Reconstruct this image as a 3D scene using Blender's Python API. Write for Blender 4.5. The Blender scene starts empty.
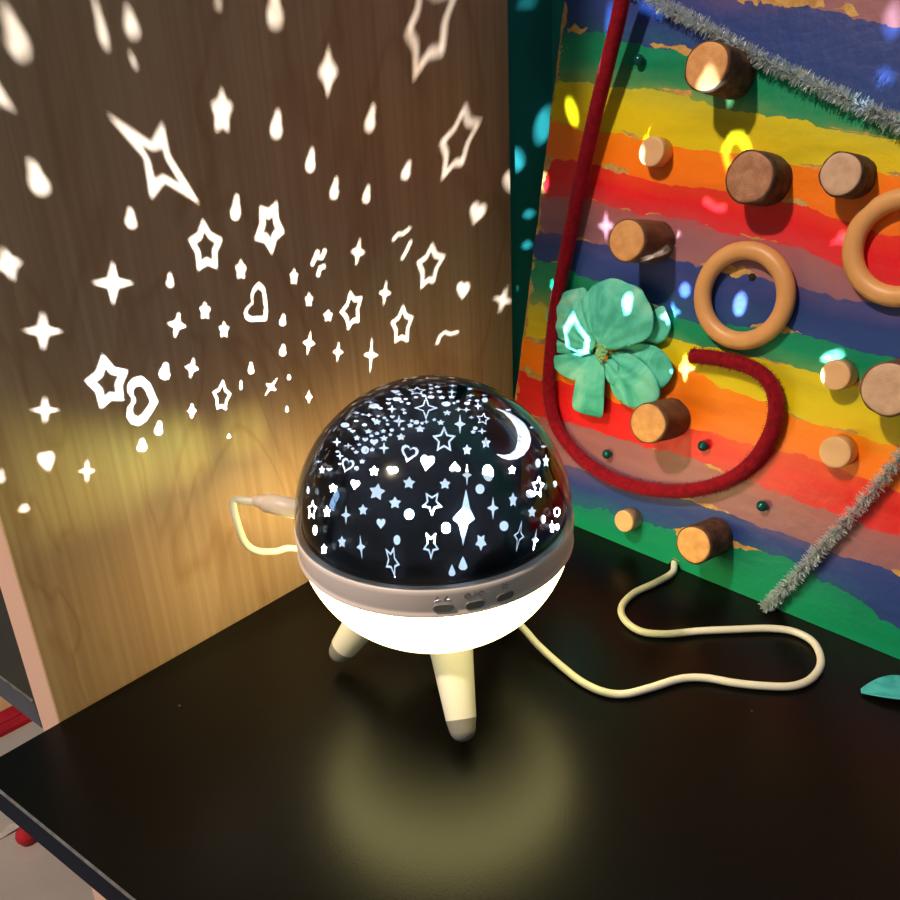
import bpy, math, random
from mathutils import Vector, Matrix, noise
from mathutils.geometry import delaunay_2d_cdt
random.seed(7)
S = bpy.context.scene
COL = S.collection
PI = math.pi
V3 = Vector

# ------------------------------------------------------------------ camera frame
F = 900.0
dn = V3((91, 1924, 900)).normalized()
UPc = -dn
Xc = V3((904, -464, 900)); Xc = (Xc - Xc.dot(UPc) * UPc).normalized()
Yc = UPc.cross(Xc)
RM = Matrix((Xc, Yc, UPc))            # world <- camera (x right, y down, z forward)
CAM = V3((0, 0, .302))
ZUP = V3((0, 0, 1)); O0 = V3((0, 0, 0))
def ray(px, py): return (RM @ V3((px - 450, py - 450, F))).normalized()
def onp(px, py, p, n):
    r = ray(px, py); return CAM + r * ((p - CAM).dot(n) / r.dot(n))
def onz(px, py, z=0.0): return onp(px, py, V3((0, 0, z)), ZUP)
cam = bpy.data.cameras.new('camera'); cob = bpy.data.objects.new('camera', cam); COL.objects.link(cob)
cam.sensor_width = 36; cam.lens = 36.0; cam.clip_start = .01
m = Matrix((RM.col[0], -RM.col[1], -RM.col[2])).transposed().to_4x4(); m.translation = CAM
cob.matrix_world = m
S.camera = cob

# ------------------------------------------------------------------ materials
def srgb(r, g, b):
    f = lambda c: ((c/255)/12.92 if c/255 <= .04045 else (((c/255)+.055)/1.055)**2.4)
    return (f(r), f(g), f(b), 1)
def mat(name):
    m = bpy.data.materials.new(name); m.use_nodes = True
    nt = m.node_tree; bs = nt.nodes['Principled BSDF']
    return m, nt, bs
def N(nt, t, **kw):
    n = nt.nodes.new(t)
    for k, v in kw.items():
        if k in n.inputs: n.inputs[k].default_value = v
        else: setattr(n, k, v)
    return n
def coords(nt, scale=(1, 1, 1), kind='Object'):
    tc = N(nt, 'ShaderNodeTexCoord'); mp = N(nt, 'ShaderNodeMapping'); mp.inputs['Scale'].default_value = scale
    nt.links.new(tc.outputs[kind], mp.inputs['Vector']); return mp.outputs['Vector']
def ramp(nt, fac, stops, interp='LINEAR'):
    r = N(nt, 'ShaderNodeValToRGB'); r.color_ramp.interpolation = interp
    e = r.color_ramp.elements
    e[0].position, e[0].color = stops[0]
    e[1].position, e[1].color = stops[1] if len(stops) > 1 else stops[0]
    for p, c in stops[2:]:
        x = e.new(p); x.color = c
    nt.links.new(fac, r.inputs['Fac']); return r.outputs['Color']
def bump(nt, bs, h, strength=.2, dist=.001):
    b = N(nt, 'ShaderNodeBump'); b.inputs['Strength'].default_value = strength; b.inputs['Distance'].default_value = dist
    nt.links.new(h, b.inputs['Height']); nt.links.new(b.outputs['Normal'], bs.inputs['Normal'])
def mottled(name, c1, c2, scale=40, rough=.5, spec=.5, metal=0, bmp=0, stretch=(1, 1, 1), bdist=.001, detail=4):
    m, nt, bs = mat(name)
    v = coords(nt, stretch)
    n = N(nt, 'ShaderNodeTexNoise'); n.inputs['Scale'].default_value = scale; n.inputs['Detail'].default_value = detail
    nt.links.new(v, n.inputs['Vector'])
    nt.links.new(ramp(nt, n.outputs['Fac'], [(.3, c1), (.7, c2)]), bs.inputs['Base Color'])
    bs.inputs['Roughness'].default_value = rough; bs.inputs['Metallic'].default_value = metal
    bs.inputs['Specular IOR Level'].default_value = spec
    if bmp: bump(nt, bs, n.outputs['Fac'], bmp, bdist)
    return m

# black desk top with fine dust
def desk_mat():
    m, nt, bs = mat('black_laminate')
    v = coords(nt)
    n = N(nt, 'ShaderNodeTexNoise'); n.inputs['Scale'].default_value = 900; nt.links.new(v, n.inputs['Vector'])
    vo = N(nt, 'ShaderNodeTexVoronoi'); vo.inputs['Scale'].default_value = 26; nt.links.new(v, vo.inputs['Vector'])
    base = ramp(nt, n.outputs['Fac'], [(.3, srgb(7, 6, 6)), (.7, srgb(13, 12, 10))])
    lt = N(nt, 'ShaderNodeMath', operation='LESS_THAN'); lt.inputs[1].default_value = .018
    nt.links.new(vo.outputs['Distance'], lt.inputs[0])
    mx = N(nt, 'ShaderNodeMix', data_type='RGBA'); nt.links.new(lt.outputs[0], mx.inputs[0])
    nt.links.new(base, mx.inputs[6]); mx.inputs[7].default_value = srgb(120, 115, 105)
    nt.links.new(mx.outputs[2], bs.inputs['Base Color'])
    bs.inputs['Roughness'].default_value = .29; bs.inputs['Specular IOR Level'].default_value = .18
    bump(nt, bs, n.outputs['Fac'], .12, .0003)
    return m
M = {}
M['desk'] = desk_mat()
M['desk_far'] = mottled('reflection_tinted_laminate', srgb(54, 45, 42), srgb(62, 52, 49), 40, .4)  # black top lightened in its colour for the wall's reflection
M['desk_far_edge'] = mottled('grey_edge_band', srgb(70, 74, 86), srgb(78, 82, 94), 30, .5)
M['desk_edge'] = mottled('desk_edge_band', srgb(8, 16, 32), srgb(12, 22, 40), 30, .6, spec=.1)
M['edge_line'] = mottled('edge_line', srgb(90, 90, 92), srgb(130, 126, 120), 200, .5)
def maple():
    m, nt, bs = mat('maple_laminate')
    v = coords(nt, (1, 1, .07))
    w = N(nt, 'ShaderNodeTexNoise'); w.inputs['Scale'].default_value = 26; w.inputs['Detail'].default_value = 6; w.inputs['Distortion'].default_value = .6
    nt.links.new(v, w.inputs['Vector'])
    v2 = coords(nt, (1, 1, .012))
    g = N(nt, 'ShaderNodeTexNoise'); g.inputs['Scale'].default_value = 420; g.inputs['Detail'].default_value = 2
    nt.links.new(v2, g.inputs['Vector'])
    v3 = coords(nt, (1, 1, .25))
    k = N(nt, 'ShaderNodeTexNoise'); k.inputs['Scale'].default_value = 9; k.inputs['Distortion'].default_value = 2.5
    nt.links.new(v3, k.inputs['Vector'])
    a = ramp(nt, w.outputs['Fac'], [(.3, srgb(178, 138, 110)), (.5, srgb(194, 155, 127)), (.72, srgb(205, 168, 140))])
    b = ramp(nt, g.outputs['Fac'], [(.35, (.86, .84, .82, 1)), (.65, (1, 1, 1, 1))])
    c = ramp(nt, k.outputs['Fac'], [(.47, (1, 1, 1, 1)), (.5, (.84, .76, .68, 1)), (.53, (1, 1, 1, 1))])
    m1 = N(nt, 'ShaderNodeMix', data_type='RGBA', blend_type='MULTIPLY'); m1.inputs[0].default_value = 1
    m2 = N(nt, 'ShaderNodeMix', data_type='RGBA', blend_type='MULTIPLY'); m2.inputs[0].default_value = .8
    nt.links.new(a, m1.inputs[6]); nt.links.new(b, m1.inputs[7])
    nt.links.new(m1.outputs[2], m2.inputs[6]); nt.links.new(c, m2.inputs[7])
    nt.links.new(m2.outputs[2], bs.inputs['Base Color'])
    bs.inputs['Roughness'].default_value = .42; bs.inputs['Specular IOR Level'].default_value = .35
    return m
M['maple'] = maple()
M['edge_pink'] = mottled('edge_band_pale', srgb(248, 196, 168), srgb(252, 202, 176), 20, .5)
M['teal_wall'] = mottled('teal_paint', srgb(36, 142, 142), srgb(42, 152, 150), 14, .55, bmp=.1)
M['floor'] = mottled('grey_floor', srgb(188, 172, 166), srgb(206, 188, 180), 6, .3)
M['plain'] = mottled('plain_wall', srgb(120, 110, 100), srgb(130, 120, 108), 5, .8)
M['rug_red'] = mottled('rug_red', srgb(170, 10, 30), srgb(205, 20, 45), 30, .9, bmp=.4)
M['rug_tan'] = mottled('rug_tan', srgb(214, 160, 110), srgb(226, 176, 126), 60, .9, bmp=.4)
M['red_ball'] = mottled('red_plush', srgb(190, 30, 40), srgb(214, 44, 54), 90, .9, bmp=.5)
M['paper'] = mottled('paper_scrap', srgb(214, 196, 190), srgb(226, 210, 204), 60, .8)
M['white_plastic'] = mottled('white_plastic', srgb(232, 226, 216), srgb(238, 232, 222), 12, .35)
M['ring'] = mottled('grey_pink_plastic', srgb(238, 222, 216), srgb(242, 226, 220), 12, .38)
M['grey_rubber'] = mottled('grey_rubber', srgb(140, 135, 128), srgb(150, 145, 138), 60, .6)
M['button'] = mottled('dark_button', srgb(126, 124, 120), srgb(136, 134, 130), 60, .45)
M['icon'] = mottled('icon_grey', srgb(96, 90, 88), srgb(104, 98, 96), 60, .6)
M['cable'] = mottled('white_cable', srgb(226, 222, 208), srgb(234, 230, 218), 30, .4)
M['plug'] = mottled('plug_white', srgb(232, 214, 200), srgb(238, 222, 208), 30, .4)
M['dome'] = mottled('black_gloss_shell', (.002, .002, .003, 1), (.003, .003, .004, 1), 10, .12, spec=.25)
M['disc'] = mottled('dark_reflector', (.05, .075, .11, 1), (.06, .085, .12, 1), 10, .6, spec=.1)
M['red_chenille'] = mottled('red_chenille', srgb(112, 0, 18), srgb(150, 2, 28), 300, .85, spec=.2)
M['red_chenille'].node_tree.nodes['Principled BSDF'].inputs['Sheen Weight'].default_value = .35
M['red_chenille'].node_tree.nodes['Principled BSDF'].inputs['Sheen Tint'].default_value = (1, .2, .35, 1)
M['tinsel'] = mottled('silver_foil', (.85, .93, 1, 1), (.95, 1, 1, 1), 200, .28, metal=.8)
M['wire'] = mottled('grey_wire', srgb(120, 116, 110), srgb(160, 156, 150), 200, .4, metal=.6)
M['bead'] = mottled('teal_pearl', srgb(12, 84, 88), srgb(24, 104, 104), 20, .22, metal=.5)
M['bark'] = mottled('bark', srgb(58, 38, 28), srgb(104, 72, 52), 160, .85, bmp=.8, stretch=(1, 1, 1), bdist=.002)
M['bark2'] = mottled('bark_bright', srgb(86, 56, 38), srgb(124, 86, 60), 120, .8, bmp=.6, bdist=.002)
M['glue'] = mottled('glue', srgb(200, 190, 170), srgb(220, 210, 190), 60, .15)
M['hole'] = mottled('hole_shade', srgb(30, 20, 14), srgb(44, 30, 20), 60, .9)
M['centre'] = mottled('flower_centre', srgb(110, 176, 120), srgb(150, 205, 150), 300, .6, bmp=.6)
M['ringwood'] = mottled('ring_wood', srgb(214, 152, 92), srgb(228, 168, 106), 60, .42, stretch=(1, 1, .3))

def cutface(name, c1, c2, dark, rings=420):
    m, nt, bs = mat(name)
    at = N(nt, 'ShaderNodeAttribute'); at.attribute_name = 'rad'
    v = coords(nt); n = N(nt, 'ShaderNodeTexNoise'); n.inputs['Scale'].default_value = 180; n.inputs['Detail'].default_value = 5
    nt.links.new(v, n.inputs['Vector'])
    ad = N(nt, 'ShaderNodeMath', operation='MULTIPLY_ADD'); ad.inputs[1].default_value = .25
    nt.links.new(n.outputs['Fac'], ad.inputs[0]); nt.links.new(at.outputs['Fac'], ad.inputs[2])
    si = N(nt, 'ShaderNodeMath', operation='MULTIPLY'); si.inputs[1].default_value = 55; nt.links.new(ad.outputs[0], si.inputs[0])
    sn = N(nt, 'ShaderNodeMath', operation='SINE'); nt.links.new(si.outputs[0], sn.inputs[0])
    mr = N(nt, 'ShaderNodeMath', operation='MULTIPLY_ADD'); mr.inputs[1].default_value = .045; nt.links.new(sn.outputs[0], mr.inputs[0]); nt.links.new(n.outputs['Fac'], mr.inputs[2])
    col = ramp(nt, mr.outputs[0], [(.3, c1), (.7, c2)])
    pit = ramp(nt, ad.outputs[0], [(.13, dark), (.24, (1, 1, 1, 1))])
    mx = N(nt, 'ShaderNodeMix', data_type='RGBA', blend_type='MULTIPLY'); mx.inputs[0].default_value = .8
    nt.links.new(col, mx.inputs[6]); nt.links.new(pit, mx.inputs[7]); nt.links.new(mx.outputs[2], bs.inputs['Base Color'])
    bs.inputs['Roughness'].default_value = .6
    bump(nt, bs, n.outputs['Fac'], .25, .0008)
    return m
M['cut_gold'] = cutface('cut_wood_gold', srgb(206, 142, 84), srgb(228, 168, 106), srgb(150, 100, 70))
M['cut_brown'] = cutface('cut_wood_brown', srgb(150, 100, 72), srgb(190, 136, 104), srgb(90, 55, 40))
M['cut_pale'] = cutface('cut_wood_pale', srgb(196, 156, 130), srgb(216, 178, 150), srgb(120, 85, 65))
M['dowel'] = mottled('dowel_wood', srgb(222, 172, 122), srgb(236, 190, 142), 60, .5, stretch=(1, .3, 1))

def petal_mat(name, c1, c2, c3):
    m, nt, bs = mat(name)
    v = coords(nt)
    n = N(nt, 'ShaderNodeTexNoise'); n.inputs['Scale'].default_value = 45; n.inputs['Detail'].default_value = 5; n.inputs['Distortion'].default_value = 1.2
    nt.links.new(v, n.inputs['Vector'])
    nt.links.new(ramp(nt, n.outputs['Fac'], [(.3, c1), (.5, c2), (.75, c3)]), bs.inputs['Base Color'])
    bs.inputs['Roughness'].default_value = .6
    bump(nt, bs, n.outputs['Fac'], .3, .001)
    return m
M['petal'] = petal_mat('teal_petal', srgb(48, 166, 150), srgb(86, 202, 182), srgb(146, 224, 200))
M['petal_blue'] = petal_mat('turquoise_petal', srgb(40, 150, 160), srgb(70, 190, 195), srgb(100, 205, 205))

def emis(name, c, s):
    m, nt, bs = mat(name)
    nt.nodes.remove(bs); e = N(nt, 'ShaderNodeEmission'); e.inputs['Color'].default_value = c; e.inputs['Strength'].default_value = s
    nt.links.new(e.outputs[0], nt.nodes['Material Output'].inputs['Surface']); return m
def bowl_mat():
    # glowing frosted plastic bowl: glows a little less towards its pole
    m, nt, bs = mat('glowing_bowl')
    bs.inputs['Base Color'].default_value = srgb(240, 238, 220); bs.inputs['Roughness'].default_value = .3
    bs.inputs['Emission Color'].default_value = (1, .87, .34, 1)
    # the LED ring sits just under the control ring, so the diffuser is brightest there and dim at its pole
    tc = N(nt, 'ShaderNodeTexCoord'); sx = N(nt, 'ShaderNodeSeparateXYZ'); nt.links.new(tc.outputs['Object'], sx.inputs[0])
    mr = N(nt, 'ShaderNodeMapRange', interpolation_type='SMOOTHSTEP'); nt.links.new(sx.outputs['Z'], mr.inputs['Value'])
    mr.inputs['From Min'].default_value = .0924-.060; mr.inputs['From Max'].default_value = .0924-.022
    mr.inputs['To Min'].default_value = .35; mr.inputs['To Max'].default_value = 12.0
    nt.links.new(mr.outputs[0], bs.inputs['Emission Strength'])
    return m
M['bowl'] = bowl_mat()
M['lamp_glow'] = emis('lamp_glow', (1, .74, .50, 1), 160)
M['window_glow'] = emis('window_daylight', (.35, .62, 1, 1), 18)
def film():
    m, nt, bs = mat('clear_film'); nt.nodes.remove(bs)
    t = N(nt, 'ShaderNodeBsdfTransparent'); t.inputs[0].default_value = (.84, .93, 1, 1)
    d = N(nt, 'ShaderNodeBsdfTranslucent'); d.inputs[0].default_value = (.92, .96, 1, 1)
    x = N(nt, 'ShaderNodeMixShader'); x.inputs[0].default_value = .0045
    nt.links.new(t.outputs[0], x.inputs[1]); nt.links.new(d.outputs[0], x.inputs[2])
    nt.links.new(x.outputs[0], nt.nodes['Material Output'].inputs['Surface']); return m
M['film'] = film()
def clear():
    m, nt, bs = mat('clear_plastic'); nt.nodes.remove(bs)
    t = N(nt, 'ShaderNodeBsdfTransparent'); t.inputs[0].default_value = (.96, .97, .97, 1)
    g = N(nt, 'ShaderNodeBsdfGlossy'); g.inputs['Roughness'].default_value = .04
    fr = N(nt, 'ShaderNodeFresnel'); fr.inputs['IOR'].default_value = 1.5
    x = N(nt, 'ShaderNodeMixShader'); nt.links.new(fr.outputs[0], x.inputs[0])
    nt.links.new(t.outputs[0], x.inputs[1]); nt.links.new(g.outputs[0], x.inputs[2])
    nt.links.new(x.outputs[0], nt.nodes['Material Output'].inputs['Surface']); return m
M['clear'] = clear()

# ------------------------------------------------------------------ object helpers
def empty(name, loc, label=None, cat=None, group=None):
    o = bpy.data.objects.new(name, None); o.empty_display_size = .02; COL.objects.link(o); o.location = loc
    tag(o, label, cat, group); return o
def tag(o, label=None, cat=None, group=None, kind=None):
    if label: o['label'] = label
    if cat: o['category'] = cat
    if group: o['group'] = group
    if kind: o['kind'] = kind
    return o
def wloc(o):
    l = V3(o.location)
    while o.parent: o = o.parent; l += V3(o.location)
    return l
def mesh(name, verts, faces, material, parent=None, loc=None, smooth=True, mats=None, midx=None, attr=None):
    base = V3(loc) if loc is not None else (wloc(parent) if parent else V3((0, 0, 0)))
    me = bpy.data.meshes.new(name)
    me.from_pydata([tuple(V3(v) - base) for v in verts], [], faces)
    for mm in (mats or [material]): me.materials.append(mm)
    if midx: me.polygons.foreach_set('material_index', midx)
    me.polygons.foreach_set('use_smooth', [smooth] * len(me.polygons))
    if attr:
        for k, vals in attr.items():
            a = me.attributes.new(k, 'FLOAT', 'POINT'); a.data.foreach_set('value', vals)
    me.update()
    o = bpy.data.objects.new(name, me); COL.objects.link(o)
    if parent:
        o.parent = parent; o.location = base - wloc(parent)
    else: o.location = base
    return o
def bevel(o, w, seg=2):
    b = o.modifiers.new('bevel', 'BEVEL'); b.width = w; b.segments = seg; b.limit_method = 'ANGLE'; return o
class MB:
    def __init__(s): s.v = []; s.f = []; s.mi = []
    def add(s, v, f, mi=0):
        n = len(s.v); s.v += [V3(a) for a in v]; s.f += [tuple(i + n for i in q) for q in f]; s.mi += [mi] * len(f)
    def box(s, a, b, mi=0):
        (x0, y0, z0), (x1, y1, z1) = a, b
        s.add([(x0,y0,z0),(x1,y0,z0),(x1,y1,z0),(x0,y1,z0),(x0,y0,z1),(x1,y0,z1),(x1,y1,z1),(x0,y1,z1)],
              [(0,3,2,1),(4,5,6,7),(0,1,5,4),(1,2,6,5),(2,3,7,6),(3,0,4,7)], mi)
    def tube(s, pts, rad, seg=12, caps=True, mi=0):
        pts = [V3(p) for p in pts]; n = len(pts)
        rr = rad if hasattr(rad, '__len__') else [rad] * n
        t0 = (pts[1] - pts[0]).normalized()
        a = t0.orthogonal().normalized(); v = []; f = []
        for i, p in enumerate(pts):
            t = (pts[min(i+1, n-1)] - pts[max(i-1, 0)]).normalized()
            a = (a - a.dot(t) * t).normalized(); b = t.cross(a)
            for k in range(seg):
                an = 2*PI*k/seg; v.append(p + (a*math.cos(an) + b*math.sin(an)) * rr[i])
        for i in range(n-1):
            for k in range(seg):
                k2 = (k+1) % seg; f.append((i*seg+k, i*seg+k2, (i+1)*seg+k2, (i+1)*seg+k))
        if caps:
            f.append(tuple(reversed(range(seg)))); f.append(tuple(range((n-1)*seg, n*seg)))
        s.add(v, f, mi)
    def build(s, name, material, parent=None, loc=None, smooth=True, mats=None):
        return mesh(name, s.v, s.f, material, parent, loc, smooth, mats, s.mi if mats else None)
def catmull(pts, n=8, closed=False):
    pts = [V3(p) for p in pts]; out = []; L = len(pts)
    rng = range(L) if closed else range(L-1)
    for i in rng:
        g = (lambda j: pts[j % L]) if closed else (lambda j: pts[max(0, min(L-1, j))])
        p0, p1, p2, p3 = g(i-1), g(i), g(i+1), g(i+2)
        for k in range(n):
            t = k/n
            out.append(.5*((2*p1) + (p2-p0)*t + (2*p0-5*p1+4*p2-p3)*t*t + (3*p1-p0-3*p2+p3)*t**3))
    if not closed: out.append(pts[-1])
    return out
def lathe(prof, c, seg=96, caps=True):
    v = []; f = []
    for (r, z) in prof:
        for k in range(seg):
            a = 2*PI*k/seg; v.append(V3((c[0] + r*math.cos(a), c[1] + r*math.sin(a), c[2] + z)))
    n = len(prof)
    for i in range(n-1):
        for k in range(seg):
            k2 = (k+1) % seg; f.append((i*seg+k, i*seg+k2, (i+1)*seg+k2, (i+1)*seg+k))
    if caps:
        if prof[0][0] > 1e-6: f.append(tuple(reversed(range(seg))))
        if prof[-1][0] > 1e-6: f.append(tuple(range((n-1)*seg, n*seg)))
    return v, f

# ------------------------------------------------------------------ setting
FZ = -.72
WX = .546
def slab(name, a, b, material):
    q = MB(); q.box(a, b); o = q.build(name, material, loc=((a[0]+b[0])/2, (a[1]+b[1])/2, a[2]), smooth=False)
    return tag(o, kind='structure')
slab('floor', (-3, -2, FZ-.05), (WX+.05, 3.2, FZ), M['floor'])
slab('wall_right', (WX, -2, FZ), (WX+.08, 3.2, 2.0), M['teal_wall'])
slab('gap_blocker_1', (.4850, .396, FZ), (WX, .411, .62), M['teal_wall'])  # added teal strip: closes the gap, hides the spotlit wall behind the panel
# far wall behind the left opening, with a daylight window
wy = 3.1
q = MB()
wx0, wx1, wz0, wz1 = -2.75, -2.05, .45, 1.35
q.box((-3, wy, FZ), (wx0, wy+.1, 2.0)); q.box((wx1, wy, FZ), (WX, wy+.1, 2.0))
q.box((wx0, wy, FZ), (wx1, wy+.1, wz0)); q.box((wx0, wy, wz1), (wx1, wy+.1, 2.0))
tag(q.build('wall_back', M['plain'], loc=(0, wy, FZ), smooth=False), kind='structure')
win = empty('window_1', (0, wy+.04, wz0)); tag(win, kind='structure')
q = MB(); t = .04
q.box((wx0, wy+.02, wz0), (wx0+t, wy+.07, wz1)); q.box((wx1-t, wy+.02, wz0), (wx1, wy+.07, wz1))
q.box((wx0, wy+.02, wz0), (wx1, wy+.07, wz0+t)); q.box((wx0, wy+.02, wz1-t), (wx1, wy+.07, wz1))
q.box((wx0, wy+.02, (wz0+wz1)/2-.015), (wx1, wy+.07, (wz0+wz1)/2+.015))
q.build('window_frame', M['white_plastic'], win, smooth=False)
q = MB(); q.box((wx0, wy+.075, wz0), (wx1, wy+.08, wz1)); q.build('window_pane', M['window_glow'], win, smooth=False)

# ------------------------------------------------------------------ desk
PY = .385     # front face of the wooden panel
desk = empty('desk', (.3, 0, FZ), 'black laminate desk with a dark blue-grey edge carrying the glowing star lamp', 'desk')
P1, P2 = onz(0, 788.5), onz(120, 886)
dl = (P2 - P1) / (P2.y - P1.y)
xl = lambda y: P1.x + dl.x * (y - P1.y)
def desk_top(pts, th, name, parent, mtop, medge):
    n = len(pts); v = [V3((x, y, 0)) for x, y in pts] + [V3((x, y, -th)) for x, y in pts]
    f = [tuple(range(n)), tuple(reversed(range(n, 2*n)))] + [((i+1) % n, i, n+i, n+(i+1) % n) for i in range(n)]
    o = mesh(name, v, f, mtop, parent, smooth=False, mats=[mtop, medge], midx=[0, 0] + [1]*n)
    return o
YF = -.42
desk_top([(xl(YF), YF), (.542, YF), (.542, PY-.001), (xl(PY-.001), PY-.001)], .019, 'desktop', desk, M['desk'], M['desk_edge'])
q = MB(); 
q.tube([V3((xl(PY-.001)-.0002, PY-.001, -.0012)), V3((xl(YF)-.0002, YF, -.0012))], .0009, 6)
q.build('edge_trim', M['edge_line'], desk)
for (x, y) in ((.27, .30), (.48, .30), (.30, -.3), (.48, -.3)):
    q = MB(); q.box((x-.02, y-.02, FZ), (x+.02, y+.02, -.019)); bevel(q.build('leg', M['desk_edge'], desk, smooth=False), .002)
# neighbouring desk on the other side of the panel
d2 = empty('desk', (.5, .8, FZ), 'dark desk with a grey edge beyond the wooden panel at the left', 'desk')
x2 = .1195
desk_top([(x2+.0005, .4115), (.542, .4115), (.542, 1.15), (x2-.048, 1.15)], .019, 'desktop', d2, M['desk_far'], M['desk_far_edge'])
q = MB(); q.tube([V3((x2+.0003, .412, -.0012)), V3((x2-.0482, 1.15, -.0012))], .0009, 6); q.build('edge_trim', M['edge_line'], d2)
for (x, y) in ((.40, .62), (.50, .62), (.40, 1.0), (.50, 1.0)):
    q = MB(); q.box((x-.02, y-.02, FZ), (x+.02, y+.02, -.019)); bevel(q.build('leg', M['desk_edge'], d2, smooth=False), .002)

# ------------------------------------------------------------------ wooden panel
PX0, PX1, PT, PH = .1203, .4845, .026, .62
pan = empty('partition', ((PX0+PX1)/2, PY+PT/2, FZ), 'light maple wood panel standing upright behind the lamp, dotted with projected stars', 'panel')
q = MB(); q.box((PX0+.0008, PY, FZ), (PX1, PY+PT, PH)); q.build('panel_core', M['maple'], pan, smooth=False)
q = MB(); q.box((PX0, PY, FZ), (PX0+.0008, PY+PT, PH)); tag(q.build('edge_band', M['edge_pink'], pan, smooth=False), 'pinkish pale edge band')

# ------------------------------------------------------------------ things on the floor, lower left
def on_floor(px, py): return onz(px, py, FZ)
a, b = on_floor(0, 738), on_floor(31, 722)
c, d = on_floor(0, 716), on_floor(20, 708)
dirb = (b - a).normalized()
side = V3((-dirb.y, dirb.x, 0));
if side.dot(c - a) < 0: side = -side
wid = abs((c - a).dot(side))
rug = empty('rug', tuple(a), 'tan rug with a red border on the floor below the neighbouring desk', 'rug')
def strip(mb, p, s0, s1, l0, l1, h):
    pts = [p + dirb*l0 + side*s0, p + dirb*l1 + side*s0, p + dirb*l1 + side*s1, p + dirb*l0 + side*s1]
    mb.add([x for x in pts] + [x + ZUP*h for x in pts], [(3,2,1,0),(4,5,6,7),(0,1,5,4),(1,2,6,5),(2,3,7,6),(3,0,4,7)])
q = MB(); strip(q, a, 0, wid*.38, -.5, .45, .008); strip(q, a, wid*.42, wid, -.5, .45, .008); q.build('border', M['rug_red'], rug, smooth=False)
q = MB(); strip(q, a, wid, wid+.5, -.5, .45, .007); q.build('field', M['rug_tan'], rug, smooth=False)
p = on_floor(28, 842); 
q = MB(); v, f = lathe([(max(1e-4, .0135*math.sin(PI*i/14)) , .0135 - .0135*math.cos(PI*i/14)) for i in range(15)], p, 28)
v = [x + (x - (p+ZUP*.0135)).normalized()*noise.noise(x*300)*.0012 for x in v]
tag(mesh('pompom', v, f, M['red_ball'], loc=p), 'small red pompom on the grey floor below the desk edge', 'pompom')
p = on_floor(13, 829)
q = MB(); 
import itertools
v = []; f = []
for i in range(9):
    for j in range(5):
        x = (i/8-.5); y = (j/4-.5)
        v.append(p + V3((x*.05 , y*.018*(1-abs(x)), .001 + .004*abs(math.sin(x*5+y*3)))))
for i in range(8):
    for j in range(4): k = i*5+j; f.append((k, k+5, k+6, k+1))
o = mesh('paper_scrap', v, f, M['paper'], loc=p); o.modifiers.new('s', 'SOLIDIFY').thickness = .0006
tag(o, 'pale crumpled paper scrap on the floor beside the red pompom', 'scrap')

# ------------------------------------------------------------------ star lamp
C = V3((.2706, .2643, .0924)); R = .066; RD = .0626
lamp = empty('star_projector_lamp', (C.x, C.y, 0), 'round star projector night lamp with black dome, glowing white bowl and three legs', 'lamp')
# bowl
prof = []
a0 = math.asin(-.0132/(R*.93)); a1 = -math.radians(72)
for i in range(40):
    a = a1 + (a0-a1)*i/39; prof.append(((R+.0004)*math.cos(a)**.80, R*.93*math.sin(a)))
v, f = lathe(prof, C, 128, caps=False); mesh('glowing_bowl', v, f, M['bowl'], lamp)
zb = R*.93*math.sin(a1); rb = (R+.0004)*math.cos(a1)**.80
v, f = lathe([(.0005, zb-.0004), (rb-.0002, zb-.0004), (rb+.0004, zb+.0003), (.0005, zb+.0022)], C, 96); mesh('base_plate', v, f, M['ring'], lamp)
# ring
prof = [(.052, -.0130), (R+.0001, -.0134), (R+.0006, -.0126)]
for i in range(8):
    z = -.012 + .0115*i/7; prof.append((math.sqrt(R*R - z*z)+.0006, z))
prof += [(R-.0002, .0004), (.0618, .0004), (.0608, -.002), (.052, -.003)]
v, f = lathe(prof, C, 128, caps=False); mesh('control_ring', v, f, M['ring'], lamp)
ringo = bpy.data.objects['control_ring']
# inner reflector disc
v, f = lathe([(.0005, -.0052), (.0585, -.0052), (.0585, -.0066), (.0005, -.0066)], C, 96); mesh('reflector_disc', v, f, M['disc'], lamp)
# clear outer dome
prof = [(R*math.cos(t_), R*math.sin(t_)) for t_ in [math.radians(.6) + (PI/2 - math.radians(.7))*i/47 for i in range(48)]]
v, f = lathe(prof, C, 160, caps=False); mesh('clear_dome', v, f, M['clear'], lamp)

# --- the star holes -------------------------------------------------
PP = V3((0, PY, 0)); PN = V3((0, 1, 0))
b1, b2 = onz(574, 525.5), onz(900, 660)
BU = (b2 - b1).normalized()
nn = ray(562, 0).cross(ray(513, 396)); BV = BU.cross(nn).normalized()
if BV.z < 0: BV = -BV
BN = BU.cross(BV).normalized()
if BN.x > 0: BN = -BN
B0 = b1
def bp(u, v, h=0): return B0 + BU*u + BV*v + BN*h
def onb(px, py, h=0):
    return onp(px, py, B0 + BN*h, BN)
def buv(P): d = P - B0; return d.dot(BU), d.dot(BV)

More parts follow.
